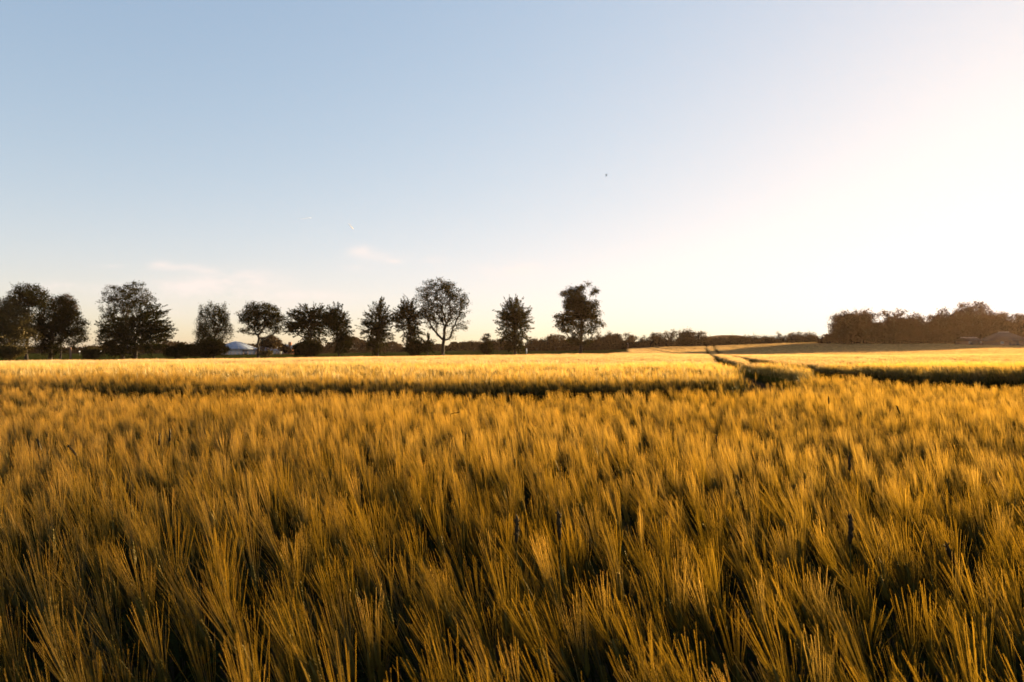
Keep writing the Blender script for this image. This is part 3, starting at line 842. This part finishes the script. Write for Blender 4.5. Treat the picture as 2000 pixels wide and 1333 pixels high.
for (px, tp, hw, D, lab) in row:
    if px > 1240: D = 236 + 12*math.sin(px*.05) + (8 if px > 1400 else 0)
    hb = 678 - tp
    bl = [(px, tp + hb*.32, hw*.8, hb*.32, 1.2), (px - hw*.4, tp + hb*.5, hw*.6, hb*.36, 1), (px + hw*.45, tp + hb*.5, hw*.6, hb*.36, 1), (px, tp + hb*.75, hw, hb*.35, 1.3)]
    bare = 'twiggy' in lab or 'sky' in lab
    make_tree('far_tree', lab, 'tree', D, px, bl, n=90 if not bare else 70, per=20 if not bare else 12, size=.5 if px < 1240 else .4, spread=1.0 if not bare else .8,
              mat=M_leaf_far, fork=.5, rb=.3, rt=.04, group=G2, rmin=.06)
# the wood at the right
G3 = 'trees of the wood at the right'
wood = [
 (1646,608,24,222,'left end tree of the wood, rounded shoulder against the bright notch', 0),
 (1692,604,17,226,'dense dome-topped tree, second tall crown of the wood', 0),
 (1672,607,22,232,'tree with flat twiggy top between the end tree and the dense dome', 0),
 (1727,606,18,236,'thin leggy tree with a see-through top right of the dense dome', 1),
 (1757,603,20,238,'thin tree with a ragged flat see-through top, taller than its leggy neighbour', 1),
 (1745,618,24,228,'dark low crown under the thin see-through trees', 0),
 (1790,612,18,238,'medium crown with a knob at its top in the dip of the wood', 0),
 (1772,618,20,232,'dark crown filling the dip below the knobbed one', 0),
 (1818,612,18,242,'loose crown full of sky holes left of the small cloud-shaped one', 1),
 (1842,605,20,240,'cloud-shaped crown left of the highest tree of the wood', 0),
 (1897,587,34,244,'highest and broadest tree of the wood, domed crown', 0),
 (1868,610,20,250,'shoulder crown leaning on the left of the highest tree', 0),
 (1932,606,20,256,'shoulder crown falling away right of the highest tree', 0),
 (1955,610,20,262,'crown with bright fringe behind the hipped barn roof', 0),
 (1980,613,22,264,'lace-like crown with sky holes near the right border', 1),
 (2005,610,26,266,'dense crown cut by the right border', 0),
 (2045,606,30,270,'tall crown just past the right border', 0),
 (1612,667,5,225,'tiny bush in the bright notch beside the wood', 0),
]
wood = [(a, b, c, d - 14, f_, g_) for a, b, c, d, f_, g_ in wood]
for (px, tp, hw, D, lab, thin) in wood:
    hb = 674 - tp
    if hw < 8:
        bl = [(px, 669, 6, 3)]
    else:
        bl = [(px, tp + hb*.22, hw*.8, hb*.22, 1.), (px - hw*.4, tp + hb*.38, hw*.6, hb*.26, 1), (px + hw*.45, tp + hb*.38, hw*.6, hb*.26, 1),
              (px, tp + hb*.6, hw, hb*.28, 1.3), (px, tp + hb*.85, hw, hb*.2, 1.2)]
        if thin: bl = [(px, tp + hb*.16, hw*.85, hb*.15, .6), (px, tp + hb*.6, hw, hb*.3, 1.3), (px, tp + hb*.85, hw, hb*.2, 1.2)]
    make_tree('wood_tree' if hw > 8 else 'tiny_bush', lab, 'tree' if hw > 8 else 'bush', D, px, bl, n=int(9*hw) if not thin else 110, per=24 if not thin else 15, size=.44, spread=1.1 if not thin else .8,
              mat=M_leaf_wood, fork=.5, rb=.35, rt=.035, group=G3, rmin=.05)

def foliage_belt(name, label, path, height, n, size, mat, thick=8.0):
    """a mass of scrub along a path of (px, D, top_py)"""
    P = np.array([(W2(a, d), d, EYE + (682 - t)/1333*d) for a, d, t in path])
    seg = np.linalg.norm(np.diff(P[:, :2], axis=0), axis=1); cum = np.r_[0, np.cumsum(seg)]
    nb = int(cum[-1] / 5.5) + 2                         # rounded heads along the belt
    hs = np.sort(rng.uniform(0, cum[-1], nb)); hw = rng.uniform(3, 7, nb); hh = rng.uniform(.62, 1.06, nb)
    s = rng.uniform(0, cum[-1], n)
    c = np.stack([np.interp(s, cum, P[:, i]) for i in range(3)], 1)
    d2 = np.abs(s[:, None] - hs[None]) / hw[None]
    dome = (hh[None] * np.sqrt(np.clip(1 - d2**2, 0, 1))).max(1)
    g = terr(c[:, 0], c[:, 1])
    H = (c[:, 2] - g) * np.maximum(dome, .45)
    z = g + H * rng.uniform(0, 1, n)**.7
    off = rng.normal(0, thick*.35, n)
    p = np.c_[c[:, 0] + rng.normal(0, .5, n), c[:, 1] + off, z]
    sz = size*rng.uniform(.6, 1.4, n)[:, None]
    a = rng.normal(size=(n, 3)); a /= np.linalg.norm(a, axis=1)[:, None]
    b = np.cross(a, rng.normal(size=(n, 3))); b /= np.linalg.norm(b, axis=1)[:, None]
    V = np.stack([p - a*sz*.6, p + b*sz*.42, p + a*sz*.6, p - b*sz*.42], 1).reshape(-1, 3)
    o = bpy.data.objects.new(name, mesh_np(name, V, np.arange(n*4).reshape(-1, 4), None, [mat])); link(o)
    tag(o, label, 'woodland', kind='stuff')
    return o
foliage_belt('distant_wood', 'hazy brown far wood along the meadow behind the tree row',
    [(-250,430,675),(0,430,678),(140,430,678),(200,430,676),(300,420,668),(350,420,665),(390,420,668),(450,430,668),(560,420,672),(600,410,666),(650,400,660),(690,400,658),(720,400,664),(770,400,664),(790,400,672),(880,400,669),(930,400,667),(980,390,668),(1040,370,668),(1100,340,662),(1240,320,664)],
    0, 60000, 1.0, M_leaf_far, 18)
foliage_belt('far_hedge', 'low dark scrub at the foot of the far tree row behind the rise',
    [(1020,330,672),(1140,290,668),(1240,250,666),(1380,248,664),(1480,252,664),(1600,252,668)], 0, 26000, .8, M_leaf_far, 8)
foliage_belt('woodland_scrub', 'dark undergrowth filling the foot of the wood at the right',
    [(1628,213,640),(1700,222,628),(1800,232,632),(1900,240,624),(2000,254,630),(2120,266,630)], 0, 70000, .65, M_leaf_wood, 12)

# bare curved leader of the ragged tree is part of its crown outline: add as a limb of that tree
for o in bpy.data.objects:
    if o.get('label', '').startswith('ragged tree'):
        D = 143
        pts = np.array([(W2(a, D), D, EYE + (682 - b)/1333*D) for a, b in [(799,600),(798,590),(795,582),(790,577),(787,574)]]) - np.array(o.location)
        mb = MB(); mb.tube(pts, [.09,.08,.07,.05,.03], 5)
        mb.obj('bare_limb', M_bark, o, True)

# brown hill top between the far crowns
hx = np.linspace(-1, 1, 41); hy = np.linspace(-1, 1, 21)
HX, HY = np.meshgrid(hx, hy)
zc = EYE + (682-655)/1333*640
HZ = (zc + 3)*np.clip(1 - (HX**2)**1.3, 0, 1)*np.clip(1 - HY**2, 0, 1) - 3
V = np.c_[(W2(1420, 640) + HX*42).ravel(), (640 + HY*70).ravel(), HZ.ravel()]
ii = np.arange(41*21).reshape(21, 41)
ho = bpy.data.objects.new('hill', mesh_np('hill', V, np.stack([ii[:-1,:-1], ii[:-1,1:], ii[1:,1:], ii[1:,:-1]], -1).reshape(-1,4), None,
     [ground_mat('hill_heath', (.07,.04,.025), (.05,.032,.02), (.035,.026,.016), .05, .4)], smooth=True)); link(ho); tag(ho, kind='structure')

# grass at the field edge
n = 60000
x = rng.uniform(-110, 24, n); y = 95 + np.clip(x+5, 0, 20)*.25 + .3 + rng.exponential(12, n)
g = terr(x, y)
V, Qd = ribbons(np.c_[x, y, g-.02], np.c_[x + rng.normal(0, .1, n), y + rng.normal(0, .1, n), g + rng.uniform(.12, .38, n)], .09, .02, None, 1)
o = bpy.data.objects.new('grass', mesh_np('grass', V, Qd, None, [M_grass])); link(o); tag(o, 'rough green grass between the barley and the tree row', 'grass', kind='stuff')

# ------------------------------------------------------------------ buildings
M_roofblue = solid_mat('zinc_roof', (.26,.30,.38), (.2,.24,.32), .5, .6)
M_white = solid_mat('pale_cladding', (.34,.34,.34), (.28,.28,.28), .7, 1.2)
M_seam = solid_mat('cladding_seam', (.3,.3,.32), None, .7)
M_greywall = solid_mat('grey_green_boards', (.20,.23,.21), (.15,.17,.16), .8, 1.0)
M_darkdoor = solid_mat('dark_opening', (.05,.05,.055), None, .8)
M_brick = solid_mat('orange_brick', (.30,.10,.045), (.2,.075,.035), .9, 5.0)
M_tile = solid_mat('red_brown_tile', (.035,.018,.013), (.026,.014,.011), .8, 2.0)
M_wood = solid_mat('weathered_wood', (.24,.13,.08), (.16,.09,.06), .9, 6.0)
M_whitepaint = solid_mat('white_paint', (.8,.8,.78), None, .5)
M_metal = solid_mat('dull_metal', (.25,.25,.25), None, .5, metallic=.6)

def pavilion():
    D = 296; X = W2(461, D); g = tz(X, D); k = D/1333
    e = empty('pavilion', (X, D, g)); tag(e, 'round white pavilion with a shallow cone roof, between the birch and the open-crowned tree', 'pavilion')
    Rr = 40*k; ez = EYE - 0*k - g; az = EYE + 15*k - g
    N = 16; th = np.linspace(0, 2*math.pi, N, endpoint=False) + .12
    def ring(r, z): return np.c_[r*np.cos(th), r*np.sin(th), np.full(N, z)]
    mb = MB(); V = np.vstack([ring(Rr-.4, -.3), ring(Rr-.4, ez)])
    mb.add(V, [[i, (i+1)%N, N+(i+1)%N, N+i] for i in range(N)]); w = mb.obj('wall', M_white, e)
    mb = MB()
    for i in range(N):
        for t in (0, .33, .66):
            a = ring(Rr-.38, 0)[i]*(1-t) + ring(Rr-.38, 0)[(i+1)%N]*t
            mb.box((a[0], a[1], ez/2), (.14, .14, ez), rz=th[i])
    mb.obj('batten', M_seam, w)
    mb = MB(); V = np.vstack([ring(Rr+.3, ez-.12), ring(Rr+.35, ez+.06), ring(1.6, az-.35), ring(.2, az)])
    Qs = []
    for l in range(3): Qs += [[l*N+i, l*N+(i+1)%N, (l+1)*N+(i+1)%N, (l+1)*N+i] for i in range(N)]
    mb.add(V, Qs); rf = mb.obj('roof', M_roofblue, e)
    mb = MB(); r0, r1 = ring(Rr+.35, ez+.1), ring(1.6, az-.31)
    for i in range(N): mb.tube(np.array([r0[i], r1[i]]), .07, 4)
    mb.obj('roof_seam', M_white, rf)
    mb = MB(); a = -.75; mb.box(((Rr-.3)*math.cos(a), (Rr-.3)*math.sin(a), 1.0), (.25, 2.2, 2.0), rz=a); mb.obj('door', M_darkdoor, e)
pavilion()

def gable_house(name, label, cat, px0, px1, D, eave_py, ridge_py, depth, mw, mr, rot=0.0, extras=None, hip=0.0, over=.35):
    X = W2((px0+px1)/2, D); g = tz(X, D); k = D/1333
    w = (px1-px0)*k; ez = EYE + (682-eave_py)*k - g; rz = EYE + (682-ridge_py)*k - g
    e = empty(name, (X, D, g)); e.rotation_euler = (0, 0, rot); tag(e, label, cat)
    mb = MB(); mb.box((0, 0, ez/2-.1), (w, depth, ez+.2))
    if hip == 0:
        mb.add([[-w/2,-depth/2,ez],[-w/2,depth/2,ez],[-w/2,0,rz-.05],[w/2,-depth/2,ez],[w/2,depth/2,ez],[w/2,0,rz-.05]], tris=[[0,1,2],[3,5,4]])
    wl = mb.obj('wall', mw, e)
    a, b, o = w/2+over, depth/2+over, .12
    h = hip*w/2
    mb = MB()
    V = [[-a,-b,ez-.08],[a,-b,ez-.08],[a,b,ez-.08],[-a,b,ez-.08],[-a+h,0,rz],[a-h,0,rz]]
    V2 = [[p[0], p[1], p[2]-.14] for p in V]
    mb.add(V+V2, [[0,1,5,4],[2,3,4,5],[7,6,10,11],[9,8,11,10],[0,6,7,1],[2,8,9,3]], [[3,0,4],[1,2,5],[6,9,10],[8,7,11]])
    rf = mb.obj('roof', mr, e)
    mb = MB(); mb.tube(np.array([[-a+h,0,rz+.05],[a-h,0,rz+.05]]), .09, 6); mb.obj('ridge', M_seam, rf)
    if extras: extras(e, wl, rf, w, depth, ez, rz)
    return e
def ex_shed(e, wl, rf, w, d, ez, rz):
    mb = MB(); mb.box((w*.3, -d/2-.03, ez*.42), (2.2, .08, ez*.84)); mb.obj('door', M_darkdoor, e)
    mb = MB()
    for i in range(3): mb.box((-w*.35 + i*w*.16, -d/2-.03, ez*.6), (1.0, .06, .7))
    mb.obj('window_band', M_seam, e)
gable_house('shed', 'low grey-green shed with a blue-grey roof, right of the pavilion', 'shed', 511, 547, 300, 684.5, 677, 13, M_greywall, M_roofblue, R(24), ex_shed)
def ex_farm(e, wl, rf, w, d, ez, rz):
    mb = MB(); mb.box((w*.33, -1, rz+.1), (1.3, 1.0, 2.2)); ch = mb.obj('chimney', M_brick, rf)
    mb = MB(); mb.box((w*.33, -1, rz+1.26), (1.5, 1.2, .12)); mb.obj('chimney_cap', M_seam, ch)
    for i in (-1, 1):
        mb = MB(); mb.box((i*w*.22, -d/2-.04, ez*.55), (1.1, .1, 1.0)); mb.obj('window', M_darkdoor, e)
gable_house('farmhouse', 'small farmhouse with pale blue roof and orange brick chimney, half hidden by bushes', 'house', 548, 572, 320, 681, 674, 8, M_brick, M_roofblue, 0, ex_farm)
T('round_bush', 'round dark bush in front of the farmhouse', 'bush', 240, 557, [(556,681,12,9,1),(562,685,8,6,1)], n=80, per=24, size=.35, spread=.6, mat=M_leaf_far, fork=.3, rb=.1, group=None)
def ex_barn(e, wl, rf, w, d, ez, rz):
    mb = MB(); mb.box((0, -d/2-.04, 1.3), (3.0, .1, 2.6)); mb.obj('barn_door', M_darkdoor, e)
    for i in (-1, 1):
        mb = MB(); mb.box((i*w*.34, -d/2-.04, 1.6), (1.0, .1, .8)); mb.obj('window', M_seam, e)
gable_house('barn', 'barn with a hipped red-brown roof before the wood at the right', 'barn', 1926, 1994, 214, 666, 649.5, 9, M_wood, M_tile, 0, ex_barn, hip=.75)
gable_house('shed', 'long low red-brown shed left of the hipped barn', 'shed', 1878, 1906, 216, 666, 660, 6, M_wood, M_tile, 0, ex_barn)

# ------------------------------------------------------------------ fence, posts, glows on poles
def post(name, label, cat, px, D, h, r, mat, cap=None):
    X = W2(px, D); g = tz(X, D); e = empty(name, (X, D, g)); tag(e, label, cat)
    mb = MB(); mb.tube(np.array([[0,0,-.2],[.02,0,h*.5],[0,0,h]]), [r*1.1, r, r*.95], 8); mb.obj('shaft', mat, e, True)
    if cap is not None:
        mb = MB(); mb.tube(np.array([[0,0,h],[0,0,h+r]]), [r*1.25, r*.4], 8); mb.obj('cap', cap, e)
    return e
post('wooden_post', 'thick reddish wooden post under the drooping branches of the dark spreading tree', 'post', 138, 141, 2.6, .19, M_wood, M_wood)
post('marker_post', 'small white marker post on the meadow, right of the egg-shaped tree', 'post', 1028.5, 200, 1.6, .13, M_whitepaint, M_whitepaint)
post('marker_post', 'thin pale pole rising from the field corner on the rise', 'post', 1226.5, 203, 2.6, .07, M_wood, M_whitepaint)
D = 262
fe = empty('paddock_fence', (W2(520, D), D, tz(W2(520, D), D))); tag(fe, 'low pale paddock fence running before the pavilion and the sheds', 'fence')
n_p = 20; xs = np.linspace(-15, 15, n_p)
gz = [tz(W2(520, D) + x_, D) - fe.location[2] for x_ in xs]
for x_, z_ in zip(xs, gz):
    mb = MB(); mb.box((x_, 0, z_ + .55), (.14, .14, 1.3)); mb.obj('post', M_wood, fe)
for hh in (.55, 1.0):
    mb = MB(); mb.tube(np.array([[a, -.09, b + hh] for a, b in zip(xs, gz)]), .05, 4); mb.obj('rail', M_whitepaint, fe)

M_glow = bpy.data.materials.new('warm_glow'); M_glow.use_nodes = True  # two small warm glows of unknown source, given emissive heads on added poles
_b = M_glow.node_tree.nodes['Principled BSDF']
_b.inputs['Emission Color'].default_value = (1, .72, .42, 1); _b.inputs['Emission Strength'].default_value = 0.18
for px, lab in ((156, 'small warm glow on a pole, left of the golden-olive bush'), (197.5, 'small warm glow on a pole, right of the golden-olive bush')):
    D = 300; X = W2(px, D); g = tz(X, D); hz_ = EYE + (682-688.5)/1333*D - g
    e = empty('glow_point', (X, D, g)); tag(e, lab, 'lamp', 'small warm glows')
    mb = MB(); mb.tube(np.array([[0,0,0],[0,0,hz_]]), .06, 6); mb.obj('pole', M_metal, e)
    mb = MB(); mb.tube(np.array([[0,0,hz_],[0,0,hz_+.12],[0,0,hz_+.45],[0,0,hz_+.55]]), [.15,.3,.3,.1], 10); mb.obj('glow_head', M_glow, e, True)

# ------------------------------------------------------------------ sky things
def bird():
    D = 62; X = W2(1185, D); Z = EYE + (682-343)/1333*D
    M = solid_mat('bird_feather', (.06,.05,.05), None, .8)
    mb = MB()
    mb.tube(np.array([[0,-.10,0],[0,-.07,.003],[0,-.02,.0],[0,.05,-.004],[0,.10,0],[0,.15,.004]]), [.008,.018,.026,.022,.012,.02], 8)
    for s in (-1, 1):   # raised wings
        V = np.array([[s*.012,-.045,.01],[s*.03,-.06,.07],[s*.045,-.03,.13],[s*.05,.02,.145],[s*.035,.03,.07],[s*.012,.04,.01]])
        V2 = V + np.array([s*.006, 0, 0])
        mb.add(np.vstack([V, V2]), [[0,1,4,5],[1,2,3,4],[11,10,7,6],[10,9,8,7]] + [[i, (i+1)%6, 6+(i+1)%6, 6+i] for i in range(6)])
    o = mb.obj('bird', M); o.scale = (1.35,)*3; o.location = (X, D, Z); o.rotation_euler = (0, 0, R(10))
    tag(o, 'tiny dark bird with raised wings, alone high in the pale sky', 'bird')
bird()
M_trail = plant_mat('ice_cloud', (.5,.5,.5), (.5,.5,.5), trans=.4, gloss=0)
for (p0, p1, r0, r1, lab) in [((679,435),(688.5,446.5), .3, 6, 'short bright contrail slanting down, above the small wispy cloud'),
                              ((578,428.5),(607,425.5), .5, 1.6, 'faint level contrail left of the short bright one')]:
    D = 9000
    a = np.array([W2(p0[0], D), D, EYE + (682-p0[1])/1333*D]); b = np.array([W2(p1[0], D+300), D+300, EYE + (682-p1[1])/1333*(D+300)])
    ts = np.linspace(0, 1, 9)
    mb = MB(); mb.tube((b-a)[None]*ts[:, None], r0 + (r1-r0)*ts, 8)
    o = mb.obj('contrail', M_trail, None, True); o.location = tuple(a); tag(o, lab, 'contrail')

# ------------------------------------------------------------------ evening haze
mb = MB(); mb.box((0, 180, 38), (1500, 1150, 96))
M_haze = bpy.data.materials.new('haze_air'); M_haze.use_nodes = True
t = M_haze.node_tree; t.nodes.clear()
pv = t.nodes.new('ShaderNodeVolumePrincipled'); pv.inputs['Color'].default_value = (.95, .62, .40, 1)
pv.inputs['Density'].default_value = 0.00006; pv.inputs['Anisotropy'].default_value = 0.5
mo = t.nodes.new('ShaderNodeOutputMaterial'); t.links.new(pv.outputs[0], mo.inputs['Volume'])
ho = mb.obj('haze', M_haze); tag(ho, kind='stuff')
